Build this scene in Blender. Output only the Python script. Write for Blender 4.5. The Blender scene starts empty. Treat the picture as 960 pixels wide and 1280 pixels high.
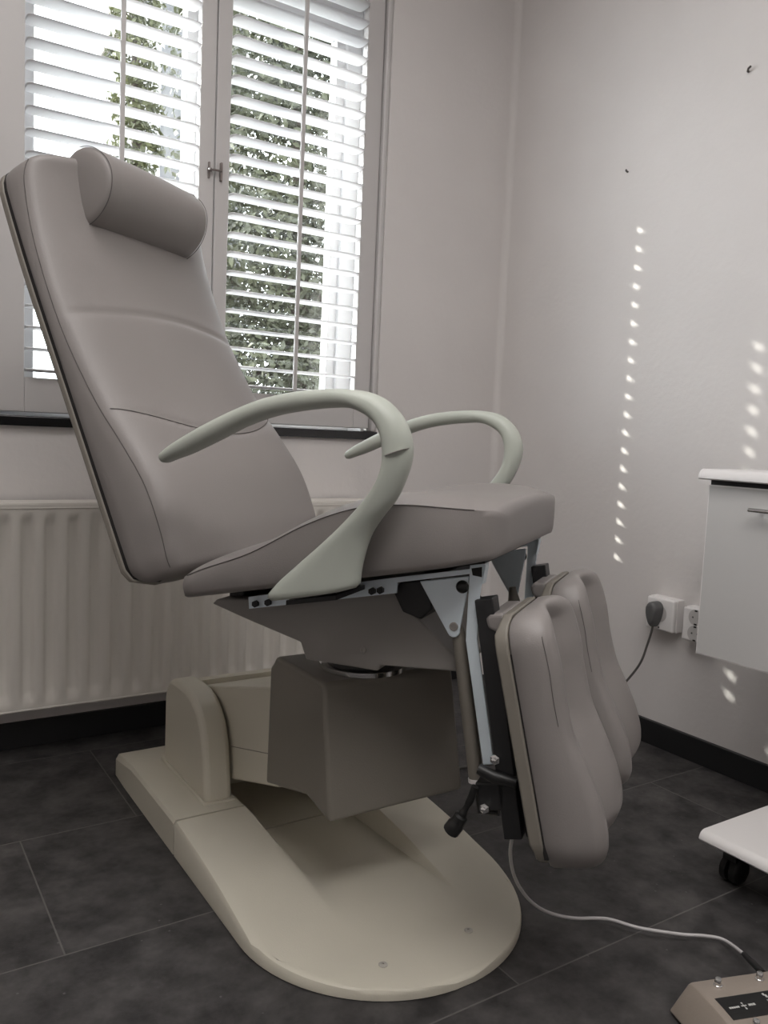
import bpy, bmesh, math, random
from math import sin, cos, pi, radians, sqrt, atan2, exp
from mathutils import Vector, Matrix

random.seed(7)
S = bpy.context.scene
COL = S.collection

# ------------------------------------------------------------------ camera
CAM_H = 0.82
yaw, pitch, roll = 0.58001893, -0.09271314, 0.04384923
FOC = 1020.5051754
fwd = Vector((sin(yaw) * cos(pitch), cos(yaw) * cos(pitch), sin(pitch)))
rgt = Vector((cos(yaw), -sin(yaw), 0))
upv = rgt.cross(fwd)
r2 = rgt * cos(roll) + upv * sin(roll)
u2 = -rgt * sin(roll) + upv * cos(roll)
cd = bpy.data.cameras.new('camera')
cam = bpy.data.objects.new('camera', cd)
COL.objects.link(cam)
m = Matrix.Identity(4)
for i in range(3):
    m[i][0], m[i][1], m[i][2] = r2[i], u2[i], -fwd[i]
m[2][3] = CAM_H
cam.matrix_world = m
cd.sensor_width = 36.0
cd.sensor_fit = 'AUTO'
cd.lens = 36.0 * FOC / 1280.0
cd.clip_start = 0.02
S.camera = cam

# ------------------------------------------------------------------ materials
def lin(h):
    h = h.lstrip('#')
    o = []
    for i in (0, 2, 4):
        c = int(h[i:i + 2], 16) / 255
        o.append(c / 12.92 if c <= 0.04045 else ((c + 0.055) / 1.055) ** 2.4)
    return (o[0], o[1], o[2], 1)

MATS = {}
def mat(name, col, rough=0.5, metal=0.0, bump=0.0, bscale=200.0, var=0.0, vscale=6.0, spec=0.5, rvar=0.0, trans=0.0):
    mt = bpy.data.materials.new(name)
    mt.use_nodes = True
    nt = mt.node_tree
    b = nt.nodes['Principled BSDF']
    b.inputs['Roughness'].default_value = rough
    b.inputs['Metallic'].default_value = metal
    b.inputs['Specular IOR Level'].default_value = spec
    b.inputs['Base Color'].default_value = col
    tc = nt.nodes.new('ShaderNodeTexCoord')
    if var > 0 or rvar > 0:
        n = nt.nodes.new('ShaderNodeTexNoise')
        n.inputs['Scale'].default_value = vscale
        n.inputs['Detail'].default_value = 5
        nt.links.new(tc.outputs['Object'], n.inputs['Vector'])
        if var > 0:
            mr = nt.nodes.new('ShaderNodeMapRange')
            mr.inputs['From Min'].default_value = 0.3
            mr.inputs['From Max'].default_value = 0.7
            mr.inputs['To Min'].default_value = 1 - var
            mr.inputs['To Max'].default_value = 1 + var
            nt.links.new(n.outputs['Fac'], mr.inputs['Value'])
            mx = nt.nodes.new('ShaderNodeMix')
            mx.data_type = 'RGBA'
            mx.blend_type = 'MULTIPLY'
            mx.inputs['Factor'].default_value = 1
            mx.inputs['A'].default_value = col
            nt.links.new(mr.outputs['Result'], mx.inputs['B'])
            nt.links.new(mx.outputs['Result'], b.inputs['Base Color'])
        if rvar > 0:
            mr = nt.nodes.new('ShaderNodeMapRange')
            mr.inputs['To Min'].default_value = rough - rvar
            mr.inputs['To Max'].default_value = rough + rvar
            nt.links.new(n.outputs['Fac'], mr.inputs['Value'])
            nt.links.new(mr.outputs['Result'], b.inputs['Roughness'])
    if bump > 0:
        n = nt.nodes.new('ShaderNodeTexNoise')
        n.inputs['Scale'].default_value = bscale
        n.inputs['Detail'].default_value = 4
        nt.links.new(tc.outputs['Object'], n.inputs['Vector'])
        bp = nt.nodes.new('ShaderNodeBump')
        bp.inputs['Strength'].default_value = bump
        bp.inputs['Distance'].default_value = 0.002
        nt.links.new(n.outputs['Fac'], bp.inputs['Height'])
        nt.links.new(bp.outputs['Normal'], b.inputs['Normal'])
    MATS[name] = mt
    return mt

mat('wall_paint', (0.63, 0.603, 0.590, 1), 0.85, bump=0.35, bscale=60, var=0.03, vscale=3)
mat('ceiling_paint', (0.80, 0.78, 0.77, 1), 0.9)
mat('vinyl', (0.236, 0.217, 0.209, 1), 0.46, bump=0.12, bscale=520, var=0.03, vscale=5)
mat('seam_thread', (0.085, 0.076, 0.072, 1), 0.7)
mat('black_gap', (0.012, 0.011, 0.011, 1), 0.6)
mat('shell', (0.19, 0.174, 0.148, 1), 0.5, var=0.03)
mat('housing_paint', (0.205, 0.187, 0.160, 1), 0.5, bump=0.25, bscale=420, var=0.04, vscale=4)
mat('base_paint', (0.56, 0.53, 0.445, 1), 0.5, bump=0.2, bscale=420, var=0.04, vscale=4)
mat('arm_paint', (0.44, 0.468, 0.418, 1), 0.42, bump=0.05, bscale=300, var=0.03, vscale=9)
mat('carriage_paint', (0.27, 0.255, 0.24, 1), 0.5, bump=0.08, bscale=300)
mat('zinc', (0.74, 0.83, 0.89, 1), 0.42, metal=0.35, rvar=0.05, vscale=30)
mat('chrome', (0.8, 0.8, 0.8, 1), 0.15, metal=1.0)
mat('black_metal', (0.016, 0.016, 0.017, 1), 0.45)
mat('bolt_black', (0.02, 0.02, 0.02, 1), 0.22)
mat('black_plastic', (0.012, 0.012, 0.012, 1), 0.4)
mat('shutter_paint_shaded', (0.50, 0.482, 0.475, 1), 0.42)  # stiles, rods, trims: same paint as the blades, backlit shade put into the colour
mat('shutter_paint_lit', (0.72, 0.72, 0.735, 1), 0.45)  # blades: same paint as the stiles, lightened as if daylit
mat('frame_paint', (0.56, 0.56, 0.57, 1), 0.4)
mat('radiator_paint', (0.64, 0.61, 0.565, 1), 0.45)
mat('radiator_back', (0.10, 0.095, 0.09, 1), 0.6)
mat('sill_stone', (0.008, 0.008, 0.009, 1), 0.16, var=0.2, vscale=60)
mat('skirting', (0.011, 0.011, 0.012, 1), 0.45)
mat('laminate', (0.54, 0.53, 0.52, 1), 0.4)
mat('edge_band', (0.80, 0.77, 0.76, 1), 0.4)
mat('counter', (0.70, 0.68, 0.675, 1), 0.35)
mat('trolley_white', (0.72, 0.70, 0.69, 1), 0.3)
mat('socket_white', (0.78, 0.76, 0.75, 1), 0.35)
mat('recess_grey', (0.50, 0.48, 0.47, 1), 0.45)
mat('plug_grey', (0.10, 0.10, 0.10, 1), 0.5)
mat('cord_grey', (0.09, 0.085, 0.08, 1), 0.5)
mat('cable_white', (0.52, 0.50, 0.50, 1), 0.45)
mat('pedal_beige', (0.27, 0.23, 0.195, 1), 0.45, bump=0.1, bscale=400)
mat('label_black', (0.006, 0.006, 0.006, 1), 0.4)
mat('print_white', (0.55, 0.55, 0.53, 1), 0.5)
mat('screw_cap', (0.42, 0.40, 0.36, 1), 0.4)
mat('latch_metal', (0.22, 0.19, 0.18, 1), 0.35, metal=0.8)
mat('nail_dark', (0.06, 0.05, 0.045, 1), 0.5)
mat('bark', (0.06, 0.045, 0.035, 1), 0.9, bump=0.5, bscale=30)
mat('render_grey', (0.11, 0.11, 0.115, 1), 0.9, var=0.1, vscale=2)
mat('brick_white', (0.6, 0.58, 0.56, 1), 0.9)
mat('paving', (0.30, 0.295, 0.285, 1), 0.95, var=0.15, vscale=3)
mat('wood_fence', (0.22, 0.20, 0.18, 1), 0.9, var=0.2, vscale=8)

def leaf_mat(name, c1, c2):
    mt = mat(name, c1, 0.55)
    nt = mt.node_tree
    b = nt.nodes['Principled BSDF']
    oi = nt.nodes.new('ShaderNodeTexNoise')
    oi.inputs['Scale'].default_value = 3.0
    tc = nt.nodes.new('ShaderNodeTexCoord')
    nt.links.new(tc.outputs['Object'], oi.inputs['Vector'])
    cr = nt.nodes.new('ShaderNodeValToRGB')
    cr.color_ramp.elements[0].position = 0.35
    cr.color_ramp.elements[0].color = c1
    cr.color_ramp.elements[1].position = 0.65
    cr.color_ramp.elements[1].color = c2
    nt.links.new(oi.outputs['Fac'], cr.inputs['Fac'])
    nt.links.new(cr.outputs['Color'], b.inputs['Base Color'])
    tr = nt.nodes.new('ShaderNodeBsdfTranslucent')
    nt.links.new(cr.outputs['Color'], tr.inputs['Color'])
    mx = nt.nodes.new('ShaderNodeMixShader')
    mx.inputs['Fac'].default_value = 0.3
    out = nt.nodes['Material Output']
    nt.links.new(b.outputs['BSDF'], mx.inputs[1])
    nt.links.new(tr.outputs['BSDF'], mx.inputs[2])
    nt.links.new(mx.outputs['Shader'], out.inputs['Surface'])
    return mt
leaf_mat('leaf_dark', (0.032, 0.036, 0.020, 1), (0.066, 0.071, 0.038, 1))
leaf_mat('leaf_light', (0.044, 0.049, 0.020, 1), (0.088, 0.093, 0.036, 1))

def glass_mat():
    mt = bpy.data.materials.new('window_glass')
    mt.use_nodes = True
    nt = mt.node_tree
    nt.nodes.remove(nt.nodes['Principled BSDF'])
    out = nt.nodes['Material Output']
    t = nt.nodes.new('ShaderNodeBsdfTransparent')
    t.inputs['Color'].default_value = (0.93, 0.95, 0.94, 1)
    g = nt.nodes.new('ShaderNodeBsdfGlossy')
    g.inputs['Roughness'].default_value = 0.0
    lw = nt.nodes.new('ShaderNodeLayerWeight')
    pw = nt.nodes.new('ShaderNodeMath')
    pw.operation = 'POWER'
    pw.inputs[1].default_value = 5.0
    nt.links.new(lw.outputs['Facing'], pw.inputs[0])
    fr = nt.nodes.new('ShaderNodeMath')
    fr.operation = 'MULTIPLY_ADD'
    fr.inputs[1].default_value = 0.9
    fr.inputs[2].default_value = 0.04
    nt.links.new(pw.outputs[0], fr.inputs[0])
    mx = nt.nodes.new('ShaderNodeMixShader')
    nt.links.new(fr.outputs[0], mx.inputs['Fac'])
    nt.links.new(t.outputs['BSDF'], mx.inputs[1])
    nt.links.new(g.outputs['BSDF'], mx.inputs[2])
    nt.links.new(mx.outputs['Shader'], out.inputs['Surface'])
    MATS['glass'] = mt
glass_mat()

def floor_mat():
    mt = mat('slate_tile', (0.02, 0.019, 0.02, 1), 0.55)
    nt = mt.node_tree
    L = nt.links
    b = nt.nodes['Principled BSDF']
    tc = nt.nodes.new('ShaderNodeTexCoord')
    sx = nt.nodes.new('ShaderNodeSeparateXYZ')
    L.new(tc.outputs['Object'], sx.inputs['Vector'])
    def M(op, a, bb=None, c=None):
        n = nt.nodes.new('ShaderNodeMath')
        n.operation = op
        for k, v in enumerate((a, bb, c)):
            if v is None:
                continue
            if isinstance(v, (int, float)):
                n.inputs[k].default_value = v
            else:
                L.new(v, n.inputs[k])
        return n.outputs[0]
    TH, TW = 0.4025, 0.80
    ry = M('DIVIDE', M('SUBTRACT', sx.outputs['Y'], 0.848), TH)
    row = M('FLOOR', ry)
    fy = M('MULTIPLY', M('FRACT', ry), TH)
    off = M('ADD', M('MULTIPLY', row, 0.2275), 0.0385)
    rx = M('DIVIDE', M('SUBTRACT', sx.outputs['X'], off), TW)
    colm = M('FLOOR', rx)
    fx = M('MULTIPLY', M('FRACT', rx), TW)
    g = 0.0028
    dy = M('MINIMUM', fy, M('SUBTRACT', TH, fy))
    dx = M('MINIMUM', fx, M('SUBTRACT', TW, fx))
    dd = M('MINIMUM', dx, dy)
    gm = M('LESS_THAN', dd, g * 0.5)
    cx = nt.nodes.new('ShaderNodeCombineXYZ')
    L.new(row, cx.inputs['X'])
    L.new(colm, cx.inputs['Y'])
    wn = nt.nodes.new('ShaderNodeTexWhiteNoise')
    L.new(cx.outputs[0], wn.inputs['Vector'])
    n1 = nt.nodes.new('ShaderNodeTexNoise')
    n1.inputs['Scale'].default_value = 13
    n1.inputs['Detail'].default_value = 8
    n1.inputs['Roughness'].default_value = 0.65
    vadd = nt.nodes.new('ShaderNodeVectorMath')
    vadd.operation = 'MULTIPLY_ADD'
    vadd.inputs[1].default_value = (7, 7, 7)
    L.new(wn.outputs['Color'], vadd.inputs[0])
    L.new(tc.outputs['Object'], vadd.inputs[2])
    L.new(vadd.outputs[0], n1.inputs['Vector'])
    n2 = nt.nodes.new('ShaderNodeTexNoise')
    n2.inputs['Scale'].default_value = 60
    n2.inputs['Detail'].default_value = 6
    L.new(vadd.outputs[0], n2.inputs['Vector'])
    cr = nt.nodes.new('ShaderNodeValToRGB')
    e = cr.color_ramp.elements
    e[0].position, e[0].color = 0.36, (0.017, 0.0155, 0.016, 1)
    e[1].position, e[1].color = 0.76, (0.082, 0.077, 0.0755, 1)
    L.new(n1.outputs['Fac'], cr.inputs['Fac'])
    # small pale mineral specks
    vo = nt.nodes.new('ShaderNodeTexVoronoi')
    vo.inputs['Scale'].default_value = 38
    L.new(vadd.outputs[0], vo.inputs['Vector'])
    sp = M('LESS_THAN', vo.outputs['Distance'], 0.075)
    n3 = nt.nodes.new('ShaderNodeTexNoise')
    n3.inputs['Scale'].default_value = 5
    L.new(vadd.outputs[0], n3.inputs['Vector'])
    sp2 = M('MULTIPLY', sp, M('GREATER_THAN', n3.outputs['Fac'], 0.5))
    mxs = nt.nodes.new('ShaderNodeMix')
    mxs.data_type = 'RGBA'
    L.new(M('MULTIPLY', sp2, 0.6), mxs.inputs['Factor'])
    L.new(cr.outputs['Color'], mxs.inputs['A'])
    mxs.inputs['B'].default_value = (0.13, 0.125, 0.125, 1)
    mx = nt.nodes.new('ShaderNodeMix')
    mx.data_type = 'RGBA'
    L.new(gm, mx.inputs['Factor'])
    L.new(mxs.outputs['Result'], mx.inputs['A'])
    mx.inputs['B'].default_value = (0.10, 0.094, 0.09, 1)
    L.new(mx.outputs['Result'], b.inputs['Base Color'])
    h = M('SUBTRACT', M('ADD', M('MULTIPLY', n1.outputs['Fac'], 0.8), M('MULTIPLY', n2.outputs['Fac'], 0.35)), M('MULTIPLY', gm, 0.6))
    bp = nt.nodes.new('ShaderNodeBump')
    bp.inputs['Strength'].default_value = 0.35
    bp.inputs['Distance'].default_value = 0.004
    L.new(h, bp.inputs['Height'])
    L.new(bp.outputs['Normal'], b.inputs['Normal'])
    rr = nt.nodes.new('ShaderNodeMapRange')
    rr.inputs['To Min'].default_value = 0.42
    rr.inputs['To Max'].default_value = 0.72
    L.new(n2.outputs['Fac'], rr.inputs['Value'])
    L.new(rr.outputs['Result'], b.inputs['Roughness'])
floor_mat()

# ------------------------------------------------------------------ object helpers
WM = {}      # object -> its world matrix

def make(name, bm, material, parent=None, space=None, smooth=40, bevel=None, origin=None):
    """bm holds world coordinates (or coordinates of 'space'); linked as ONE mesh object."""
    if space is not None:
        bm.transform(space)
    if parent is not None:
        W = WM[parent]
    else:
        if origin is None:
            xs = [v.co.x for v in bm.verts]; ys = [v.co.y for v in bm.verts]; zs = [v.co.z for v in bm.verts]
            origin = ((min(xs) + max(xs)) / 2, (min(ys) + max(ys)) / 2, min(zs))
        W = Matrix.Translation(origin)
    bm.transform(W.inverted())
    bmesh.ops.recalc_face_normals(bm, faces=bm.faces)
    me = bpy.data.meshes.new(name)
    bm.to_mesh(me)
    bm.free()
    if material:
        me.materials.append(MATS[material])
    if smooth:
        for p in me.polygons:
            p.use_smooth = True
        me.set_sharp_from_angle(angle=radians(smooth))
    o = bpy.data.objects.new(name, me)
    COL.objects.link(o)
    if parent is not None:
        o.parent = parent
    else:
        o.location = W.translation
    WM[o] = W
    if bevel:
        md = o.modifiers.new('bevel', 'BEVEL')
        md.width = bevel
        md.segments = 3
        md.limit_method = 'ANGLE'
        md.angle_limit = radians(35)
        md.use_clamp_overlap = True
    return o

def tag(o, label=None, cat=None, group=None, kind=None):
    if label: o['label'] = label
    if cat: o['category'] = cat
    if group: o['group'] = group
    if kind: o['kind'] = kind
    return o

def thing(name, label, cat, loc, rz=0.0, group=None):
    o = bpy.data.objects.new(name, None)
    COL.objects.link(o)
    o.empty_display_size = 0.1
    o.location = loc
    o.rotation_euler = (0, 0, rz)
    WM[o] = Matrix.Translation(loc) @ Matrix.Rotation(rz, 4, 'Z')
    return tag(o, label, cat, group)

def struct(name, bm, material, **k):
    return tag(make(name, bm, material, **k), kind='structure')

def NB():
    return bmesh.new()

def box(bm, x0, x1, y0, y1, z0, z1, M=None):
    vs = [bm.verts.new((x, y, z)) for x in (x0, x1) for y in (y0, y1) for z in (z0, z1)]
    if M is not None:
        for v in vs:
            v.co = M @ v.co
    for f in ((0, 1, 3, 2), (4, 6, 7, 5), (0, 4, 5, 1), (2, 3, 7, 6), (0, 2, 6, 4), (1, 5, 7, 3)):
        bm.faces.new([vs[i] for i in f])
    return bm

def prism(bm, poly, w0, w1, axes='xz', other='y'):
    """polygon in two axes, extruded along the third."""
    idx = {'x': 0, 'y': 1, 'z': 2}
    ia, ib, ic = idx[axes[0]], idx[axes[1]], idx[other]
    def V(p, w):
        c = [0, 0, 0]
        c[ia], c[ib], c[ic] = p[0], p[1], w
        return bm.verts.new(c)
    a = [V(p, w0) for p in poly]
    b = [V(p, w1) for p in poly]
    n = len(poly)
    bm.faces.new(a)
    bm.faces.new(b[::-1])
    for i in range(n):
        bm.faces.new((a[i], a[(i + 1) % n], b[(i + 1) % n], b[i]))
    return bm

def loft(bm, rings, cap0=True, cap1=True, closed=True):
    vr = [[bm.verts.new(p) for p in r] for r in rings]
    n = len(vr[0])
    for i in range(len(vr) - 1):
        for j in range(n if closed else n - 1):
            k = (j + 1) % n
            bm.faces.new((vr[i][j], vr[i][k], vr[i + 1][k], vr[i + 1][j]))
    if closed and cap0: bm.faces.new(vr[0])
    if closed and cap1: bm.faces.new(vr[-1][::-1])
    return bm

def catmull(pts, n=8):
    P = [Vector(p) for p in pts]
    out = []
    for i in range(len(P) - 1):
        p0 = P[max(i - 1, 0)]; p1 = P[i]; p2 = P[i + 1]; p3 = P[min(i + 2, len(P) - 1)]
        for k in range(n):
            t = k / n
            out.append(0.5 * ((2 * p1) + (p2 - p0) * t + (2 * p0 - 5 * p1 + 4 * p2 - p3) * t * t + (3 * p1 - p0 - 3 * p2 + p3) * t ** 3))
    out.append(P[-1])
    return out

def tube(bm, pts, r, seg=10, caps=True):
    P = [Vector(p) for p in pts]
    rs = r if isinstance(r, (list, tuple)) else [r] * len(P)
    T = []
    for i in range(len(P)):
        t = P[min(i + 1, len(P) - 1)] - P[max(i - 1, 0)]
        T.append(t.normalized() if t.length > 1e-9 else Vector((0, 0, 1)))
    ref = Vector((0, 0, 1)) if abs(T[0].z) < 0.9 else Vector((1, 0, 0))
    nrm = (ref - T[0] * ref.dot(T[0])).normalized()
    rings = []
    for i in range(len(P)):
        nrm = (nrm - T[i] * nrm.dot(T[i]))
        nrm.normalize()
        bn = T[i].cross(nrm)
        rings.append([P[i] + (nrm * cos(2 * pi * k / seg) + bn * sin(2 * pi * k / seg)) * rs[i] for k in range(seg)])
    return loft(bm, rings, caps, caps)

def cyl(bm, p0, p1, r, seg=20, r1=None):
    return tube(bm, [p0, p1], [r, r if r1 is None else r1], seg)

def lathe(bm, base, axis, prof, seg=24):
    """prof: list of (radius, height along axis)"""
    axis = Vector(axis).normalized()
    ref = Vector((0, 0, 1)) if abs(axis.z) < 0.9 else Vector((1, 0, 0))
    n = (ref - axis * ref.dot(axis)).normalized()
    b = axis.cross(n)
    rings = [[Vector(base) + axis * h + (n * cos(2 * pi * k / seg) + b * sin(2 * pi * k / seg)) * max(r, 1e-5) for k in range(seg)] for r, h in prof]
    return loft(bm, rings)

def lerp_table(tab, x):
    if x <= tab[0][0]: return tab[0][1]
    for (x0, y0), (x1, y1) in zip(tab, tab[1:]):
        if x <= x1:
            return y0 + (y1 - y0) * (x - x0) / (x1 - x0)
    return tab[-1][1]

def smooth_table(tab, n=6):
    c = catmull([(x, y, 0) for x, y in tab], n)
    return [(p.x, p.y) for p in c]

# ------------------------------------------------------------------ the room
XR, YW, ZC = 1.858, 2.157, 2.62       # right wall, window wall, ceiling
XL, YB = -1.45, -1.9
OX0, OX1, OZ0, OZ1 = 0.245, 1.372, 0.832, 2.40     # window opening in the wall

bm = NB(); box(bm, XL - .1, XR + .1, YB - .1, YW + .3, -0.06, 0.0)
struct('floor', bm, 'slate_tile', smooth=0, origin=(0, 0, 0))
bm = NB(); box(bm, XL - .1, XR + .1, YB - .1, YW + .3, ZC, ZC + .1)
struct('ceiling', bm, 'ceiling_paint', smooth=0)
bm = NB()
WT = 0.20
box(bm, XL - .1, OX0, YW, YW + WT, 0, ZC)
box(bm, OX1, XR + .15, YW, YW + WT, 0, ZC)
box(bm, OX0, OX1, YW, YW + WT, 0, OZ0 - .025)
box(bm, OX0, OX1, YW, YW + WT + .12, OZ1 - .03, ZC)
struct('wall_window', bm, 'wall_paint', smooth=0, origin=(0, YW, 0))
# right wall; its corner with the window wall is softly rounded plaster
bm = NB()
R = 0.022
pl = [(XR + .12, YB - .1), (XR, YB - .1), (XR, YW - R)]
pl += [(XR - R + R * cos(a), YW - R + R * sin(a)) for a in [i * pi / 2 / 8 for i in range(1, 8)]]
pl += [(XR - R, YW), (XR - R, YW + .02), (XR + .12, YW + .02)]
prism(bm, pl, 0, ZC, 'xy', 'z')
struct('wall_right', bm, 'wall_paint', smooth=50, origin=(XR, 0, 0))
bm = NB(); box(bm, XL - .1, XL, YB - .1, YW, 0, ZC)
struct('wall_left', bm, 'wall_paint', smooth=0)
bm = NB(); box(bm, XL - .1, XR + .1, YB - .1, YB, 0, ZC)
struct('wall_back', bm, 'wall_paint', smooth=0)

bm = NB(); box(bm, XR - .012, XR + .001, YB, YW - .045, 0, 0.0665)
struct('baseboard_right', bm, 'skirting', bevel=.002, smooth=0)
bm = NB(); box(bm, XL, XR - .04, YW - .012, YW + .001, 0, 0.0665)
struct('baseboard_window', bm, 'skirting', bevel=.002, smooth=0)

# stone window sill
bm = NB()
yf = YW - .012
pr = [(YW + .14, .8065), (yf, .8065), (yf, .826)]
pr += [(yf + .0055 - .0055 * cos(a), .826 + .0055 * sin(a)) for a in [i * pi / 2 / 6 for i in range(1, 7)]]
pr += [(YW + .14, .8315)]
prism(bm, pr, OX0 - .4, OX1 - .004, 'yz', 'x')
struct('trim_1', bm, 'sill_stone', smooth=40)

# outer window: frame, casements, panes
YG = 2.335
win = NB()
for x0, x1, z0, z1 in ((OX0, .372, .885, 2.045), (1.30, OX1, .885, 2.045), (OX0, OX1, 2.045, 2.37), (OX0, OX1, .832, .885)):
    box(win, x0, x1, YG - .035, YG + .045, z0, z1)
box(win, .826, .868, YG - .03, YG + .04, .885, 2.045)
w1 = struct('window_1', win, 'frame_paint', smooth=0, bevel=.004)
def casement(x0, x1):
    b = NB()
    s = .034
    for a0, a1, c0, c1 in ((x0, x0 + s, .885, 2.05), (x1 - s, x1, .885, 2.05), (x0 + s, x1 - s, .885, .93), (x0 + s, x1 - s, 2.028, 2.05)):
        box(b, a0, a1, YG - .02, YG + .02, c0, c1)
    c = make('casement', b, 'frame_paint', w1, smooth=0, bevel=.003)
    g = NB(); box(g, x0 + s - .004, x1 - s + .004, YG - .002, YG + .002, .926, 2.032)
    make('pane', g, 'glass', c, smooth=0)
casement(.368, .83)
casement(.864, 1.304)
# white reveal boards at both sides of the window recess
bm = NB(); box(bm, OX1 - .022, OX1 + .001, YW + .061, YG - .036, .832, 2.37)
struct('trim_2', bm, 'frame_paint', smooth=0)
bm = NB(); box(bm, OX0 - .001, OX0 + .02, YW + .061, YG - .036, .832, 2.37)
struct('trim_3', bm, 'frame_paint', smooth=0)

# ------------------------------------------------------------------ shutters
YS = 2.187
P0, DP, NL = 0.948, 0.0514, 27
def shutter(label, x0, x1, s0, s1, rodx):
    """x0..x1 outer edges, s0, s1 the inner edges of the stiles"""
    t = thing('window_shutter', label, 'shutter', ((x0 + x1) / 2, YS, .834), group=None)
    b = NB()
    box(b, x0, s0, YS - .0135, YS + .0135, .8405, 2.385)
    box(b, s1, x1, YS - .0135, YS + .0135, .8405, 2.385)
    box(b, s0, s1, YS - .0135, YS + .0135, .8405, .926)
    box(b, s0, s1, YS - .0135, YS + .0135, 2.345, 2.385)
    make('panel_frame', b, 'shutter_paint_shaded', t, bevel=.0025, smooth=0)
    # one blade: flat ellipse section with its four corners rounded off
    HW, HT, g = .0335, .0038, .003
    ns, cr = 14, .0135
    def blade():
        b = NB()
        xs = [s0 + g, s0 + g + .0015, s0 + g + .004, s0 + g + .0075, s0 + g + cr]
        xs = xs + [s1 - (x - s0) for x in xs[::-1]]
        rings = []
        for x in xs:
            d = min(x - s0 - g, s1 - g - x)
            hw = HW if d >= cr else HW - cr + sqrt(max(cr * cr - (cr - d) ** 2, 0))
            rings.append([(x, YS + hw * cos(2 * pi * k / ns), P0 - .004 + HT * (abs(sin(2 * pi * k / ns)) ** .75) * (1 if sin(2 * pi * k / ns) >= 0 else -1)) for k in range(ns)])
        loft(b, rings)
        return b
    first = make('louver', blade(), 'shutter_paint_lit', t, smooth=50)
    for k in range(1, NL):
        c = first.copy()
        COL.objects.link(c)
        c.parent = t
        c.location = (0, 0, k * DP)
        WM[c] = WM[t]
    b = NB()
    prism(b, [(rodx - .0055, YS - .041), (rodx + .0055, YS - .041), (rodx + .0065, YS - .0345), (rodx - .0065, YS - .0345)], .938, 2.33, 'xy', 'z')
    make('tilt_rod', b, 'shutter_paint_shaded', t, bevel=.0015, smooth=0)
    return t
shL = shutter('white louvred shutter at left, behind the chair headrest and backrest', .262, .829, .357, .787, .578)
shR = shutter('white louvred shutter at right, next to the bare wall, wholly clear of the headrest', .833, 1.352, .873, 1.2955, 1.080)
# the little hook that locks the two shutters
b = NB(); box(b, .8115, .8165, YS - .0195, YS - .0125, 1.488, 1.530)
box(b, .808, .82, YS - .024, YS - .0185, 1.504, 1.514)
lt = tag(make('shutter_latch', b, 'latch_metal', bevel=.0012, smooth=0), 'small bronze hook latch joining the two white shutters', 'latch')
b = NB(); lathe(b, (.812, YS - .023, 1.510), (0, -1, 0), [(.0035, 0), (.0035, .003), (.002, .005), (0, .005)], 12)
make('latch_knob', b, 'chrome', lt)
b = NB(); cyl(b, (.812, YS - .023, 1.509), (.848, YS - .023, 1.511), .0028, 10)
make('latch_hook', b, 'latch_metal', lt)
b = NB(); box(b, .8445, .8505, YS - .0225, YS - .0125, 1.486, 1.534)
make('latch_keeper', b, 'latch_metal', lt, bevel=.0012, smooth=0)
# slim outer frame of the shutters in the recess
b = NB()
box(b, 1.356, OX1 + .001, YW + .004, YW + .06, .832, 2.40)
struct('trim_4', b, 'shutter_paint_shaded', bevel=.006, smooth=0)
b = NB()
box(b, OX0 - .001, .259, YW + .004, YW + .06, .832, 2.40)
box(b, .259, 1.356, YW + .004, YW + .06, 2.388, 2.402)
struct('trim_5', b, 'shutter_paint_shaded', smooth=0)

# ------------------------------------------------------------------ radiator
RX0, RX1, RY, RZ0, RZ1 = -0.62, 1.31, 2.057, 0.128, 0.614
rad = thing('radiator', 'long ribbed panel radiator under the window, behind the chair', 'radiator', ((RX0 + RX1) / 2, 2.10, 0.1))
bm = NB()
PIT = .0525
nz = [RZ0, RZ0 + .006, RZ0 + .016, RZ0 + .03, RZ0 + .045, .30, .45, RZ1 - .045, RZ1 - .03, RZ1 - .016, RZ1 - .006, RZ1]
rows = []
nx = int((RX1 - RX0) / PIT * 14)
for z in nz:
    e = min(z - RZ0, RZ1 - z)
    amp = 0 if e < .012 else min(1, (e - .012) / .03)
    rows.append([])
    for i in range(nx + 1):
        x = RX0 + (RX1 - RX0) * i / nx
        ph = ((x - .294) / PIT) % 1.0
        g = 1 / (1 + exp(-(abs(ph - .5) - .25) * 26))    # 1 in the groove, 0 on the rib
        rows[-1].append((x, RY + .013 * g * amp, z))
loft(bm, rows, closed=False)
pn = make('front_panel', bm, 'radiator_paint', rad, smooth=60)
bm = NB()
box(bm, RX0, RX1, RY - .001, RY + .003, RZ1, RZ1 + .010); box(bm, RX0, RX1, RY + .0, RY + .085, RZ1 + .0085, RZ1 + .0125)
box(bm, RX0, RX1, RY - .0015, RY + .012, RZ1 - .0015, RZ1 + .0018)
make('top_grille', bm, 'radiator_paint', rad, bevel=.001, smooth=0)
bm = NB(); box(bm, RX0, RX1, RY - .001, RY + .006, RZ0 - .0055, RZ0 + .0005)
make('bottom_edge', bm, 'radiator_paint', rad, bevel=.002, smooth=0)
bm = NB(); box(bm, RX0 + .01, RX1 - .01, RY + .02, RY + .085, RZ0 - .004, RZ1 + .008)
make('convector', bm, 'radiator_back', rad, smooth=0)
for xx in (RX0, RX1 - .004):
    bm = NB(); box(bm, xx, xx + .004, RY, RY + .085, RZ0, RZ1 + .01)
    make('side_cover', bm, 'radiator_paint', rad, smooth=0)
for xx in (-.3, .95):
    bm = NB(); box(bm, xx, xx + .03, RY + .085, YW - .0005, .2, .55)
    make('wall_bracket', bm, 'radiator_back', rad, smooth=0)

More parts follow.
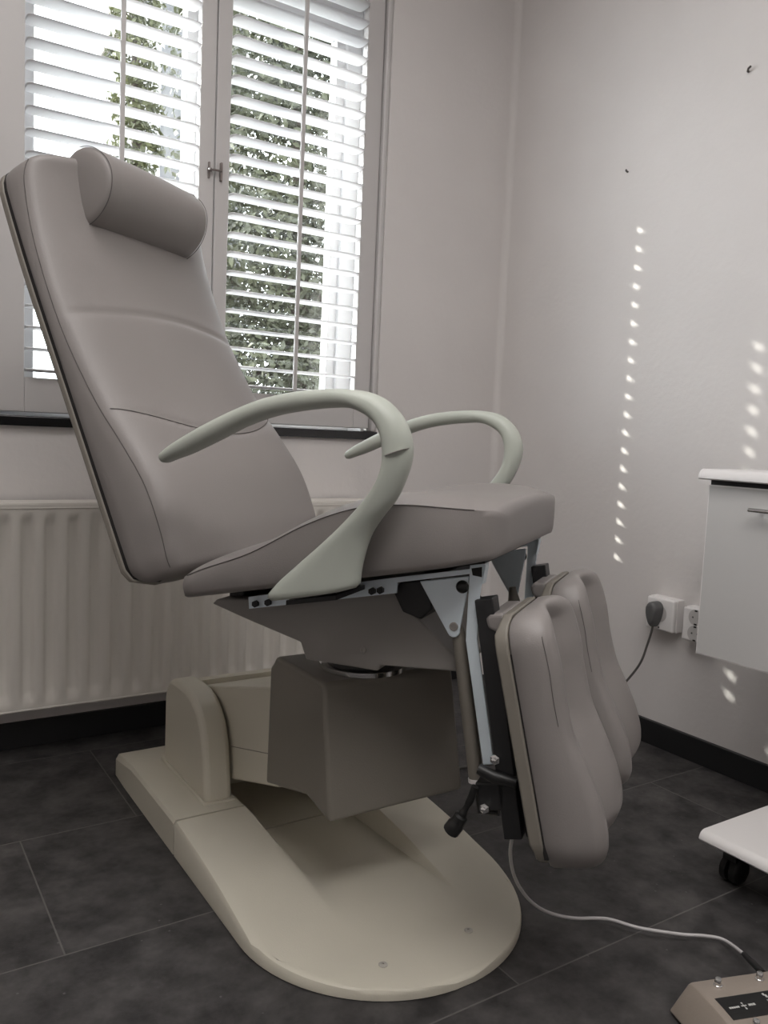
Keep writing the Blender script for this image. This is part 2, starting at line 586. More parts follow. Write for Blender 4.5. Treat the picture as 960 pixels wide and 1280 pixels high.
# ------------------------------------------------------------------ treatment chair
TH = radians(145.7)
Uv = Vector((sin(TH), cos(TH), 0))
C0 = Vector((.7585, 1.2054, 0))
chair = thing('treatment_chair', 'grey vinyl reclining treatment chair with green armrests on a beige base', 'chair', C0, atan2(Uv.y, Uv.x))
CL = WM[chair]          # chair-local -> world

def cpart(name, bm, material, parent=chair, **k):
    return make(name, bm, material, parent, space=CL, **k)

# --- base plate (world axes) : rounded nose towards the viewer, two rails with a scoop between
BXc, BYc, BR = .763, 1.14, .256
def hw_at(y):
    return BR if y >= BYc else sqrt(max(BR * BR - (BYc - y) ** 2, 0))
rail_tab = smooth_table([(.88, .017), (1.0, .019), (1.08, .024), (1.16, .036), (1.24, .050), (1.34, .062), (1.455, .0705)])
def ztop(x, y):
    hr = lerp_table(rail_tab, y)
    # scoop
    L0, L1 = .652, .893
    d = 1.0
    yy = (y - 1.06) / (1.45 - 1.06)
    depth = max(0.0, min(1.0, yy)) ** 1.0
    floor_z = .024 * (1 - depth) + .010 * depth
    sm = .012 + .05 * (1 - depth)          # edge softness on the left side
    def sstep(t): t = max(0, min(1, t)); return t * t * (3 - 2 * t)
    wl = sstep((x - L0) / sm)
    wr = sstep((L1 - x) / .006)
    w = min(wl, wr)
    return hr + (min(hr, floor_z) - hr) * w
def base_grid():
    bm = NB()
    ys = [BYc - BR * cos(a) for a in [i * pi / 2 / 22 for i in range(1, 23)]] + [1.14 + .315 * i / 28 for i in range(1, 29)]
    fr = [-1, -.985, -.96, -.92, -.86] + [-.8 + .08 * i for i in range(21)] + [.86, .92, .96, .985, 1]
    # fine columns at the scoop edges
    fr += [(.652 - BXc) / BR, (.658 - BXc) / BR, (.664 - BXc) / BR, (.893 - BXc) / BR, (.8915 - BXc) / BR, (.89 - BXc) / BR, (.8885 - BXc) / BR, (.887 - BXc) / BR, (.884 - BXc) / BR]
    fr = sorted(set(round(f, 4) for f in fr))
    tops = []
    for y in ys:
        h = hw_at(y)
        row = []
        for f in fr:
            x = BXc + f * h
            if abs(f) < .999 and y > BYc - .2:
                xi = BXc + f * BR
                k = min(1, (y - (BYc - .2)) / .15)
                x = x * (1 - k) + min(max(xi, BXc - h), BXc + h) * k if abs(xi - BXc) < h else x
            e = (1 - abs(x - BXc) / h) * h if h > 0 else 0
            e2 = min(e, (y - (BYc - BR)) * .8 if y < BYc else 9)
            rr = .008
            drop = 0 if e2 >= rr else rr - sqrt(max(rr * rr - (rr - e2) ** 2, 0))
            row.append((x, y, ztop(x, y) - drop))
        tops.append(row)
    n = len(fr)
    rings = []
    for row in tops:
        lo = [(row[0][0] - .004 if False else row[0][0], row[0][1], .002), (row[-1][0], row[-1][1], .002)]
        rings.append(row + [lo[1], lo[0]])
    loft(bm, rings)
    return bm
base = cpart('base', base_grid(), 'base_paint') if False else make('base', base_grid(), 'base_paint', chair, smooth=32)
# nose screws
for (x, y) in ((.668, .967), (.838, .971)):
    bm = NB(); lathe(bm, (x, y, ztop(x, y) - .001), (0, 0, 1), [(.007, 0), (.007, .0022), (.0055, .0032), (.0018, .0032), (.0018, .0016), (0, .0016)], 20)
    tag(make('screw_cap', bm, 'screw_cap', base))
# rear half of the base behind the fine joint
bm = NB()
def rear_ring(x0, x1, y, z, ch, fl=.010):
    fl = min(fl, z)
    return [(x0, y, .002), (x0, y, z - ch), (x0 + ch * .6, y, z), (.650, y, z), (.6525, y, min(z, fl + .0)), (.8925, y, min(z, fl + .0)), (.895, y, z), (x1 - ch * .6, y, z), (x1, y, z - ch), (x1, y, .002)]
loft(bm, [rear_ring(.507, 1.019, 1.4605, .0705, .007), rear_ring(.507, 1.019, 1.66, .0705, .007), rear_ring(.507, 1.019, 1.69, .070, .007), rear_ring(.507, 1.019, 1.692, .070, .007, .07), rear_ring(.507, 1.019, 1.75, .069, .008, .069), rear_ring(.507, 1.019, 1.80, .063, .01, .063), rear_ring(.509, 1.017, 1.875, .052, .012, .052), rear_ring(.516, 1.01, 1.893, .040, .014, .04)])
make('rear_base', bm, 'base_paint', chair, smooth=30)
for xa, xb in ((.514, .650), (.895, 1.012)):
    bm = NB(); box(bm, xa, xb, 1.452, 1.463, .004, .056)
    make('base_joint', bm, 'black_gap', base, smooth=0)

# --- column: two cheeks joined at the back; the lifting arm pivots between them
pf = [(1.757, .066), (1.757, .215), (1.748, .240), (1.735, .258), (1.715, .268), (1.69, .2715), (1.62, .2715), (1.588, .264), (1.555, .247), (1.53, .222), (1.513, .185), (1.503, .14), (1.495, .09), (1.492, .066)]
bm = NB()
prism(bm, [(1.757, .066), (1.757, .215), (1.748, .240), (1.735, .256), (1.715, .262), (1.693, .262), (1.693, .066)], .634, .893, 'yz', 'x')
col = make('lift_column', bm, 'base_paint', chair, smooth=30)
for xa, xb in ((.583, .641), (.886, .944)):
    bm = NB()
    prism(bm, pf, xa, xb, 'yz', 'x')
    make('column_cheek', bm, 'base_paint', col, smooth=30, bevel=.012)
    bm = NB()
    box(bm, xa - .004, xb + .004, 1.487, 1.762, .064, .0745)
    make('column_foot', bm, 'base_paint', col, smooth=0, bevel=.003)

# --- lifting arm and its front housing
bm = NB()
prism(bm, [(1.70, .249), (1.30, .359), (1.30, .17), (1.36, .152), (1.50, .108), (1.53, .10), (1.66, .10)], .6465, .881, 'yz', 'x')
arm = make('lift_arm', bm, 'base_paint', chair, smooth=30, bevel=.004)
bm = NB()
prism(bm, [(1.34, .221), (1.52, .1725), (1.52, .171), (1.34, .2195)], .6458, .8817, 'yz', 'x')
make('arm_joint_line', bm, 'shell', arm, smooth=0)
bm = NB()
prism(bm, [(1.335, .397), (1.348, .385), (1.349, .30), (1.352, .158), (1.192, .200), (1.108, .186), (1.142, .405), (1.150, .4105), (1.325, .4105)], .6455, .918, 'yz', 'x')
# the housing narrows towards its top
for v in bm.verts:
    k = (v.co.z - .186) / .22
    if v.co.x > .7: v.co.x -= .012 * k - .006
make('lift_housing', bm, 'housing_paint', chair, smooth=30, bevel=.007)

# --- swivel disc (chair axis)
bm = NB()
lathe(bm, (C0.x, C0.y, .4095), (0, 0, 1), [(.0, 0), (.074, 0), (.078, .002), (.078, .010), (.075, .012), (.0, .012)], 48)
sw = make('swivel_disc', bm, 'chrome', chair, smooth=40)
bm = NB(); lathe(bm, (C0.x, C0.y, .421), (0, 0, 1), [(0, 0), (.066, 0), (.066, .034), (0, .034)], 32)
make('swivel_hub', bm, 'black_metal', sw, smooth=40)

# --- seat carriage : folded sheet metal under the seat
bm = NB()
poly = [(-.219, .523), (-.147, .504), (-.047, .480), (-.036, .453), (.091, .453), (.095, .463), (.222, .472), (.228, .486), (.150, .548), (.120, .585), (.12, .598), (-.12, .544), (-.21, .532)]
prism(bm, poly, -.15, .15, 'xz', 'y')
car = cpart('seat_carriage', bm, 'carriage_paint', smooth=25, bevel=.003)
for (a, c) in ((.035, .571), (-.033, .558)):
    bm = NB()
    cyl(bm, (a, -.152, c), (a, -.149, c), .0032, 12)
    cpart('carriage_hole', bm, 'black_gap', car)
bm = NB(); lathe(bm, (.065, -.150, .483), (0, -1, 0), [(.0058, 0), (.0058, .0012), (.004, .0018), (.0018, .0018), (.0018, .0006), (0, .0006)], 16)
cpart('screw', bm, 'carriage_paint', car)
bm = NB(); prism(bm, [(.118, .586), (.135, .556), (.165, .548), (.182, .566), (.178, .612), (.13, .602)], -.168, .10, 'xz', 'y')
cpart('front_crossbeam', bm, 'black_metal', car, smooth=0, bevel=.003)
bm = NB(); box(bm, -.205, -.175, -.12, .12, .516, .552)
cpart('rear_crossbeam', bm, 'black_metal', car, smooth=0, bevel=.003)

# --- silver side rails that carry the armrests, one per side
def rail(sg):
    bm = NB()
    prism(bm, [(-.124, .552), (-.122, .533), (.132, .588), (.132, .604), (.258, .632), (.258, .639), (.13, .6115)], sg * .188, sg * .184, 'xz', 'y')
    box(bm, -.122, .13, sg * .15 if sg > 0 else -.184, .184 if sg > 0 else -.15, .0, .0) if False else None
    r = cpart('side_rail', bm, 'zinc', smooth=0)
    for a in (-.108, -.085, .094, .1075):
        bm = NB()
        c = .543 + (a + .11) * .2165
        cyl(bm, (a, sg * .1885, c), (a, sg * .195, c), .0056, 6)
        cpart('rail_nut', bm, 'black_metal', r, smooth=0)
    bm = NB()
    prism(bm, [(.0, .578), (.0, .571), (.08, .588), (.08, .595)], sg * .188, sg * .286, 'xz', 'y')
    cpart('arm_mount', bm, 'black_metal', r, smooth=0)
rail(-1); rail(1)

# --- seat cushion
seam_c = smooth_table([(-.212, .580), (-.16, .604), (-.076, .637), (.016, .687), (.091, .716), (.163, .727), (.231, .727), (.30, .722)])
def cbot(a): return .5535 + (a + .196) * .2140
A0, A1, SWD = -.208, .290, .266
def seat_w(a):
    r = .095
    w = SWD
    if a > A1 - r: w = SWD - (r - sqrt(max(r * r - (a - (A1 - r)) ** 2, 0)))
    r = .03
    if a < A0 + r: w = SWD - (r - sqrt(max(r * r - ((A0 + r) - a) ** 2, 0)))
    return w
def seat_top(a, b, w):
    sc = lerp_table(seam_c, a)
    q = min(1, abs(b) / w)
    bul = .020 * (1 - q ** 5)
    dip = -.012 * (1 - q * q) ** 2 * max(0, min(1, (a + .1) / .25)) 
    front = max(0, min(1, (A1 - a) / .07))
    front = front * front * (3 - 2 * front)
    crown = .007 * max(0, 1 - (b / .2) ** 2) * (1 - front)
    return sc + bul * (.25 + .75 * front) + dip * front + crown
def seat_ring(a, ins=0.0):
    w = seat_w(a) - ins
    r = []
    cb = cbot(a) + ins
    cs = lerp_table(seam_c, a) - ins
    r.append((a, -w + .010, cb)); r.append((a, -w + .003, cb + .003)); r.append((a, -w, cb + .010))
    for k in (.3, .6, .85): r.append((a, -w - .003 * sin(pi * k), cb + .01 + (cs - cb - .01) * k))
    N = 34
    for i in range(N + 1):
        f = -cos(pi * i / N)
        f = .45 * f + .55 * (-1 + 2 * i / N)
        r.append((a, f * w, max(seat_top(a, f * w, w) - ins, cs)))
    for k in (.85, .6, .3): r.append((a, w + .003 * sin(pi * k), cb + .01 + (cs - cb - .01) * k))
    r.append((a, w, cb + .010)); r.append((a, w - .003, cb + .003)); r.append((a, w - .010, cb))
    return r
bm = NB()
rings = []
fr = .012
for i in range(6):
    t = i / 6 * pi / 2
    rings.append(seat_ring(A0 + fr * (1 - sin(t)) * 0 + fr * (1 - cos(pi / 2 - t)) if False else A0 + fr * (1 - sin(t + 1e-9)) * 1.0 if False else A0 + fr - fr * cos(t), fr * (1 - sin(t))))
NA = 46
for i in range(NA + 1):
    rings.append(seat_ring(A0 + fr + (A1 - A0 - 2 * fr) * i / NA))
for i in range(1, 7):
    t = i / 6 * pi / 2
    rings.append(seat_ring(A1 - fr + fr * sin(t), fr * (1 - cos(t)) * 1.5))
loft(bm, rings)
seat = cpart('seat', bm, 'vinyl', smooth=60)
# piped seam round the seat
for sg in (-1, 1):
    bm = NB()
    pts = [(a, sg * (seat_w(a) + .0004), lerp_table(seam_c, a)) for a in [A0 + .02 + (A1 - .03 - A0 - .02) * i / 60 for i in range(61)]]
    tube(bm, pts, .0007, 6)
    cpart('side_seam', bm, 'seam_thread', seat, smooth=60)
bm = NB()
pts = [(A1 - .004, b, lerp_table(seam_c, A1) - .009 + .006 * (1 - (b / .16) ** 2)) for b in [-.16 + .32 * i / 20 for i in range(21)]]
tube(bm, pts, .0007, 6)
cpart('front_seam', bm, 'seam_thread', seat, smooth=60)
bm = NB()
prism(bm, [(A0 + .03, cbot(A0 + .03) - .006), (A1 - .025, cbot(A1 - .025) - .006), (A1 - .025, cbot(A1 - .025) + .012), (A0 + .03, cbot(A0 + .03) + .012)], -.19, .19, 'xz', 'y')
cpart('seat_board', bm, 'black_gap', seat, smooth=0)

# --- backrest cushion, in (s along, b across, t thickness)
O_b, d_b, n_b = Vector((-.326, 0, .602)), Vector((-.404, 0, .9147)), Vector((.9147, 0, .404))
def BK(s, b, t): return O_b + d_b * s + n_b * t + Vector((0, b, 0))
seam_t = smooth_table([(-.07, .080), (-.038, .083), (.012, .090), (.093, .090), (.173, .0725), (.255, .050), (.363, .033), (.455, .029), (.573, .034), (.662, .050), (.705, .072)])
S0, S1, BW = -.062, .700, .252
def back_w(s):
    w = BW - .010 * max(0, (s - .45) / .25) ** 2
    r = .05
    if s > S1 - r: w -= (r - sqrt(max(r * r - (s - (S1 - r)) ** 2, 0))) * .45
    r = .05
    if s < S0 + r: w -= (r - sqrt(max(r * r - ((S0 + r) - s) ** 2, 0))) * .5
    return w
def lum1(b): return .422 - .018 * (1 - (b / BW) ** 2) * 0 + .006 * cos(b / BW * pi)
def lum2(b): return .238 - .062 * (1 - (abs(b) / BW) ** 2) ** 1.2
def back_front(s, b, w):
    q = min(1, abs(b) / w)
    tf = lerp_table(seam_t, s)
    bul = .042 * sqrt(max(0, 1 - q ** 2.4))
    # lumbar pad: a slight swell between the two seams
    l1, l2 = lum1(b), lum2(b)
    def g(x): return exp(-x * x)
    fade = max(0, 1 - q ** 6)
    swell = .010 / (1 + exp(-(l1 - s) / .012)) * fade
    groove = -(.0055 * g((s - l1) / .007) + .0035 * g((s - l2) / .006)) * fade
    return tf + bul + swell + groove
def back_ring(s, ins=0.0):
    w = back_w(s) - ins
    crown = .012 * max(0, (s - .62) / .08)
    def P(b, t):
        return BK(s + crown * (1 - (b / BW) ** 2), b, t)
    ts = lerp_table(seam_t, s)
    lo = .004 + ins
    # the lower end rounds away from the shell side
    if s < -.02: lo = max(lo, .004 + (.06 - sqrt(max(.06 ** 2 - (-.02 - s) ** 2 * 2.0, 0))))
    hi = max(ts - ins, lo + .004)
    r = [P(-w + .004, lo), P(-w, lo + .004)]
    for k in (.33, .66): r.append(P(-w - .002, lo + (hi - lo) * k))
    N = 40
    for i in range(N + 1):
        f = .5 * (-cos(pi * i / N)) + .5 * (-1 + 2 * i / N)
        r.append(P(f * w, max(back_front(s, f * w, w) - ins, hi)))
    for k in (.66, .33): r.append(P(w + .002, lo + (hi - lo) * k))
    r += [P(w, lo + .004), P(w - .004, lo)]
    return r
bm = NB()
rings = []
fr = .020
for i in range(6):
    t = i / 6 * pi / 2
    rings.append(back_ring(S0 + fr - fr * cos(t), fr * (1 - sin(t))))
NS = 130
for i in range(NS + 1):
    rings.append(back_ring(S0 + fr + (S1 - S0 - 2 * fr) * i / NS))
for i in range(1, 7):
    t = i / 6 * pi / 2
    rings.append(back_ring(S1 - fr + fr * sin(t), fr * (1 - cos(t))))
loft(bm, rings)
back = cpart('backrest', bm, 'vinyl', smooth=70)
for sg in (-1, 1):
    bm = NB()
    tube(bm, [BK(s, sg * (back_w(s) - .0002), lerp_table(seam_t, s)) for s in [S0 + .02 + (S1 - .012 - S0 - .02) * i / 80 for i in range(81)]], .0008, 6)
    cpart('side_seam', bm, 'seam_thread', back, smooth=60)
bm = NB()
for ln, b0 in ((lum2, .245),):
    tube(bm, [BK(ln(b), b, back_front(ln(b), b, back_w(ln(b))) + .0014) for b in [-b0 + 2 * b0 * i / 40 for i in range(41)]], .0007, 6)
cpart('lumbar_seam', bm, 'seam_thread', back, smooth=60)
# thin dark gap and painted shell behind the cushion
def shell_loft(t0, t1, w_in, e0, e1):
    bm = NB()
    rr = []
    ss = [e0 + (e1 - e0) * i / 40 for i in range(41)]
    for s in ss:
        w = back_w(s) - w_in
        off = 0
        if s < -.02: off = .045 - sqrt(max(.045 ** 2 - (-.02 - s) ** 2 * 1.6, 0))
        rr.append([BK(s, -w, t0 + off), BK(s, -w, t1 + off), BK(s, w, t1 + off), BK(s, w, t0 + off)])
    return loft(bm, rr)
cpart('back_gap', shell_loft(-.001, .006, .0025, S0 + .006, S1 - .004), 'black_gap', back, smooth=0)
cpart('back_shell', shell_loft(-.013, -.001, .0005, S0 + .004, S1 - .003), 'shell', back, smooth=30, bevel=.003)

# --- headrest roll
bm = NB()
prof = [(.590, .052), (.587, .075), (.592, .100), (.605, .124), (.625, .142), (.65, .152), (.676, .150), (.700, .137), (.716, .118), (.722, .096), (.718, .076)]
prof = [(p.x, p.y) for p in catmull([(a, b, 0) for a, b in prof], 4)] + [(.705, .06), (.66, .05), (.62, .045)]
cs = (sum(p[0] for p in prof) / len(prof), .085)
rings = []
HWD = .146
def hring(b, k): return [BK(cs[0] + (s - cs[0]) * k, b, cs[1] + (t - cs[1]) * k) for s, t in prof]
for b, k in ((-HWD - .006, .45), (-HWD - .004, .8), (-HWD, .94), (-HWD + .004, .975)): rings.append(hring(b, k))
for i in range(1, 12): rings.append(hring(-HWD + .006 + (2 * HWD - .024) * i / 12, .985 + .03 * sin(pi * i / 12)))
for b, k in ((HWD - .016, .985), (HWD - .010, .96), (HWD - .006, .91), (HWD - .003, .78), (HWD - .001, .45)): rings.append(hring(b, k))
loft(bm, rings)
head = cpart('headrest', bm, 'vinyl', smooth=60)
for b in (-HWD + .001, HWD - .009):
    bm = NB()
    tube(bm, [BK(cs[0] + (s - cs[0]) * .985, b, cs[1] + (t - cs[1]) * .985) for s, t in prof[2:40]], .0007, 6)
    cpart('headrest_seam', bm, 'seam_thread', head)

# --- armrests : a bent, tapering arm that fans out into its foot
outer = [(-.194, .7835), (-.175, .797), (-.13, .821), (-.083, .843), (-.037, .861), (.007, .872), (.051, .878), (.093, .88), (.128, .877), (.152, .869), (.172, .853), (.185, .835), (.193, .811), (.1925, .79), (.186, .767), (.174, .74), (.154, .713), (.139, .689), (.130, .661), (.1255, .638), (.124, .620)]
inner = [(-.188, .7675), (-.174, .773), (-.149, .782), (-.105, .802), (-.059, .824), (-.013, .84), (.031, .849), (.074, .854), (.103, .855), (.124, .849), (.143, .837), (.154, .821), (.158, .799), (.156, .776), (.147, .753), (.129, .73), (.101, .701), (.064, .666), (.03, .636), (-.001, .608), (-.017, .590)]
def resample(pts, n):
    c = catmull([(a, b, 0) for a, b in pts], 6)
    L = [0]
    for p, q in zip(c, c[1:]): L.append(L[-1] + (q - p).length)
    out = []
    for i in range(n):
        t = L[-1] * i / (n - 1)
        j = 0
        while j < len(L) - 2 and L[j + 1] < t: j += 1
        f = (t - L[j]) / max(L[j + 1] - L[j], 1e-9)
        p = c[j].lerp(c[j + 1], min(f, 1))
        out.append((p.x, p.y))
    return out
def armrest(sg):
    n = 90
    o, i_ = resample(outer, n), resample(inner, n)
    rings = []
    seg = 20
    def ring(po, pi_, hb, bc):
        cx, cz = (po[0] + pi_[0]) / 2, (po[1] + pi_[1]) / 2
        hx, hz = (po[0] - pi_[0]) / 2, (po[1] - pi_[1]) / 2
        r = []
        for k in range(seg):
            th = 2 * pi * k / seg
            c, s = cos(th), sin(th)
            c = (abs(c) ** .8) * (1 if c >= 0 else -1); s = (abs(s) ** .8) * (1 if s >= 0 else -1)
            r.append((cx + hx * c, sg * (bc + hb * s), cz + hz * c))
        return r
    for k in range(n):
        f = k / (n - 1)
        hb = .017 + .006 * min(1, f / .12) if f < .12 else .023 - .003 * max(0, (f - .6) / .4)
        bc = .316 - .012 * max(0, (f - .55) / .45)
        rings.append(ring(o[k], i_[k], hb, bc))
    o0, i0 = Vector((o[0][0], 0, o[0][1])), Vector((i_[0][0], 0, i_[0][1]))
    dr = Vector((-.87, 0, -.49))
    tips = []
    for a in (15, 40, 65, 85):
        q = sin(radians(a)) * .0075; k = cos(radians(a))
        mid = (o0 + i0) / 2 + dr * q
        h = (o0 - i0) / 2 * k
        tips.append(ring(((mid + h).x, (mid + h).z), ((mid - h).x, (mid - h).z), .017 * k, .316))
    rings = tips[::-1] + rings
    rings.append(ring((.118, .613), (-.0185, .584), .0195, .304))
    rings.append(ring((.098, .606), (-.012, .580), .016, .304))
    bm = NB()
    loft(bm, rings)
    a = cpart('armrest', bm, 'arm_paint', smooth=60)
    k = 44
    bm = NB()
    def big(r): 
        c = sum((Vector(p) for p in r), Vector()) / len(r)
        return [c + (Vector(p) - c) * 1.0022 for p in r]
    po = (.1928, .806)
    pi_ = (.1578, .793)
    j0 = ring(po, pi_, .0232, .316)
    j1 = ring((po[0] - .0006, po[1] - .0013), (pi_[0] - .0006, pi_[1] - .0013), .0232, .316)
    loft(bm, [big(j0), big(j1)])
    cpart('armrest_joint', bm, 'carriage_paint', a, smooth=0)
    bm = NB()
    prism(bm, [(.01, .587), (.085, .604), (.085, .600), (.01, .583)], sg * .215, sg * .300, 'xz', 'y')
    cpart('armrest_bolt_plate', bm, 'black_metal', a, smooth=0)
    return a
armrest(-1); armrest(1)

# --- leg rests, one per side : hinge bracket, gas strut, support bar, clamp and padded rest
O_l, e_l, p_l = Vector((.316, 0, .567)), Vector((.231, 0, -.973)), Vector((.973, 0, .231))
def LG(q, b, p): return O_l + e_l * q + p_l * p + Vector((0, b, 0))
ridge = smooth_table([(-.022, .042), (-.012, .049), (.006, .056), (.055, .060), (.098, .0585), (.153, .061), (.197, .071), (.24, .080), (.272, .083), (.294, .082), (.314, .077), (.338, .060)])
def leg(sg):
    bc, w = sg * .145, .104
    q0, q1 = -.020, .338
    def ring(q, ins=0):
        rd = lerp_table(ridge, q) - ins
        ww = w - ins
        # plan corners
        r = .05
        if q < q0 + r: ww -= (r - sqrt(max(r * r - (q0 + r - q) ** 2, 0))) * .95
        r = .05
        if q > q1 - r: ww -= (r - sqrt(max(r * r - (q - q1 + r) ** 2, 0))) * .8
        lo = ins + max(0, -q) * .3
        val = .034 * max(0, min(1, (q + .024) / .035)) * (1 - .45 * max(0, min(1, (q - .15) / .16)))
        out = [LG(q, bc - ww + .003, lo), LG(q, bc - ww, lo + .003)]
        side = max(rd * .80, lo + .006)
        out.append(LG(q, bc - ww - .0015, lo + (side - lo) * .5))
        N = 30
        for i in range(N + 1):
            f = -1 + 2 * i / N
            x = abs(f)
            if x > .78:
                k = (x - .78) / .22
                p = side + (max(rd, side) - side) * (1 - k ** 2.3)
            else:
                k = x / .78
                p = max(rd, side) - val * (.5 + .5 * cos(pi * k))
            out.append(LG(q, bc + f * ww, max(p, lo + .006)))
        out.append(LG(q, bc + ww + .0015, lo + (side - lo) * .5))
        out += [LG(q, bc + ww, lo + .003), LG(q, bc + ww - .003, lo)]
        return out
    rings = []
    fr = .012
    for i in range(5):
        t = i / 5 * pi / 2
        rings.append(ring(q0 + fr - fr * cos(t), fr * (1 - sin(t))))
    for i in range(61): rings.append(ring(q0 + fr + (q1 - q0 - 2 * fr) * i / 60))
    for i in range(1, 6):
        t = i / 5 * pi / 2
        rings.append(ring(q1 - fr + fr * sin(t), fr * (1 - cos(t))))
    bm = NB(); loft(bm, rings)
    pad = cpart('leg_rest', bm, 'vinyl', smooth=60)
    # seam along the two side walls
    for s2 in (-1, 1):
        bm = NB()
        pts = [LG(q, bc + s2 * (w + .0001 - (.05 - sqrt(max(.0025 - (max(0, .03 - q)) ** 2, 0))) * .95), lerp_table(ridge, q) * .80) for q in [.012 + .12 * i / 30 for i in range(31)]]
        tube(bm, pts, .0005, 6)
        cpart('pad_seam', bm, 'seam_thread', pad)
    bm = NB()
    rr = []
    for i in range(31):
        q = q0 + .002 + .343 * i / 30
        ww = w + .0005
        r = .05
        if q < q0 + r: ww -= (r - sqrt(max(r * r - (q0 + r - q) ** 2, 0))) * .95
        r = .04
        if q > .325 - r: ww -= (r - sqrt(max(r * r - (q - .325 + r) ** 2, 0))) * .6
        up = max(0, -q) * .3
        th = .020 if 0 < q < .3 else .016
        rr.append([LG(q, bc - ww, -.0012 + up), LG(q, bc + ww, -.0012 + up), LG(q, bc + ww, -th + up), LG(q, bc - ww, -th + up)])
    loft(bm, rr)
    cpart('pad_shell', bm, 'shell', pad, smooth=30, bevel=.003)
    bm = NB()
    rr = []
    for i in range(21):
        q = .032 + .280 * i / 20
        up = max(0, -q) * .3
        rr.append([LG(q, bc - w + .002, -.003 + up), LG(q, bc + w - .002, -.003 + up), LG(q, bc + w - .002, .003 + up), LG(q, bc - w + .002, .003 + up)])
    loft(bm, rr)
    cpart('pad_gap', bm, 'black_gap', pad, smooth=0)
    # upholstered wedge at the upper end, between the shell and the post
    bm = NB()
    wpts = [(-.017, -.012), (-.019, -.034), (-.014, -.043), (.003, -.042), (.016, -.020), (.016, -.012)]
    loft(bm, [[LG(q, bc - .055, p) for q, p in wpts], [LG(q, bc + .055, p) for q, p in wpts]])
    cpart('pad_wedge', bm, 'vinyl', pad, smooth=0, bevel=.008)
    # black square post and silver bar behind the pad
    def seg_box(parent, name, material, q0_, p0_, q1_, p1_, tp, b0, b1, bev=.002):
        bm = NB()
        pts = [(q0_, p0_ - tp / 2), (q0_, p0_ + tp / 2), (q1_, p1_ + tp / 2), (q1_, p1_ - tp / 2)]
        va = [LG(q, sg * b0, p) for q, p in pts]; vb = [LG(q, sg * b1, p) for q, p in pts]
        loft(bm, [va, vb])
        return cpart(name, bm, material, parent, smooth=0, bevel=bev)
    seg_box(pad, 'support_post', 'black_metal', -.040, -.040, .306, -.0575, .027, .166, .198)
    bar = None
    bm = NB()
    va, vb = [], []
    barpts = [(-.088, -.0545), (-.088, -.032), (-.045, -.047), (.018, -.0625), (.165, -.068), (.20, -.070), (.20, -.086), (.165, -.085), (.018, -.080), (-.04, -.066)]
    for q, p in barpts:
        va.append(LG(q, sg * .1885, p)); vb.append(LG(q, sg * .1850, p))
    loft(bm, [va, vb])
    cap = [(-.0915, -.0545), (-.0915, -.034), (-.086, -.0305), (-.060, -.040), (-.060, -.043), (-.084, -.0335), (-.0875, -.036), (-.0875, -.0545)]
    loft(bm, [[LG(q, sg * .1885, p) for q, p in cap], [LG(q, sg * .170, p) for q, p in cap]])
    bar = cpart('support_bar', bm, 'zinc', pad, smooth=0, bevel=.0012)
    bm = NB()
    pts = [(-.0845, -.0525), (-.0845, -.0365), (-.070, -.0395), (-.0745, -.0525)]
    loft(bm, [[LG(q, sg * .1884, p) for q, p in pts], [LG(q, sg * .1889, p) for q, p in pts]])
    cpart('bar_slot', bm, 'black_gap', pad, smooth=0)
    # clamp at the foot of the post
    bm = NB()
    for pts in ([(.212, -.016), (.226, -.040), (.306, -.040), (.306, -.012), (.22, -.012)],):
        loft(bm, [[LG(q, sg * .190, p) for q, p in pts], [LG(q, sg * .10, p) for q, p in pts]])
    cpart('pad_plate', bm, 'black_metal', pad, smooth=0, bevel=.002)
    bm = NB()
    pts = [(.222, -.100), (.222, -.055), (.264, -.062), (.264, -.100)]
    loft(bm, [[LG(q, sg * .198, p) for q, p in pts], [LG(q, sg * .160, p) for q, p in pts]])
    cl = cpart('clamp_block', bm, 'black_metal', pad, smooth=0, bevel=.003)
    bm = NB()
    tube(bm, [LG(.200, sg * .204, -.088), LG(.212, sg * .205, -.066), LG(.222, sg * .203, -.036)], [.008, .0095, .008], 12)
    cpart('clamp_knob', bm, 'black_plastic', pad)
    bm = NB()
    lever = [(.225, -.098, .0055), (.240, -.106, .0055), (.252, -.114, .0045), (.262, -.122, .006), (.268, -.127, .0105), (.280, -.137, .0125), (.292, -.149, .008)]
    tube(bm, catmull([LG(q, sg * .204, p) for q, p, r in lever], 4), [r for q, p, r in lever for _ in range(4)][:25], 12)
    cpart('clamp_lever', bm, 'black_plastic', pad)
    for q, p in ((.188, -.062), (.258, -.090)):
        bm = NB(); lathe(bm, LG(q, sg * .198, p), CL.to_3x3().inverted() @ Vector((0, 0, 0)) if False else (0, sg, 0), [(.0075, 0), (.0075, .006), (.0045, .0065), (.0045, .012), (.002, .013), (0, .013)], 6)
        cpart('clamp_bolt', bm, 'chrome', pad, smooth=0)
    bm = NB(); lathe(bm, LG(.262, sg * .190, -.024), (0, sg, 0), [(.004, 0), (.004, .003), (0, .004)], 10)
    cpart('plate_screw', bm, 'chrome', pad)
    # triangular hinge bracket
    bm = NB()
    tri = [(.166, .609), (.2405, .6245), (.2405, .612), (.2315, .543)]
    tri += [(.2220 + .0100 * cos(a), .5425 + .0105 * sin(a)) for a in [radians(x) for x in (-5, -35, -65, -95, -125, -150)]]
    prism(bm, tri, sg * .1805, sg * .1845, 'xz', 'y')
    br = cpart('hinge_bracket', bm, 'zinc', smooth=0, bevel=.0015)
    bm = NB(); lathe(bm, (.2325, sg * .1843, .6085), (0, sg, 0), [(.0095, 0), (.0095, .003), (.008, .0055), (.004, .0075), (0, .008)], 20)
    cpart('hinge_bolt', bm, 'bolt_black', br)
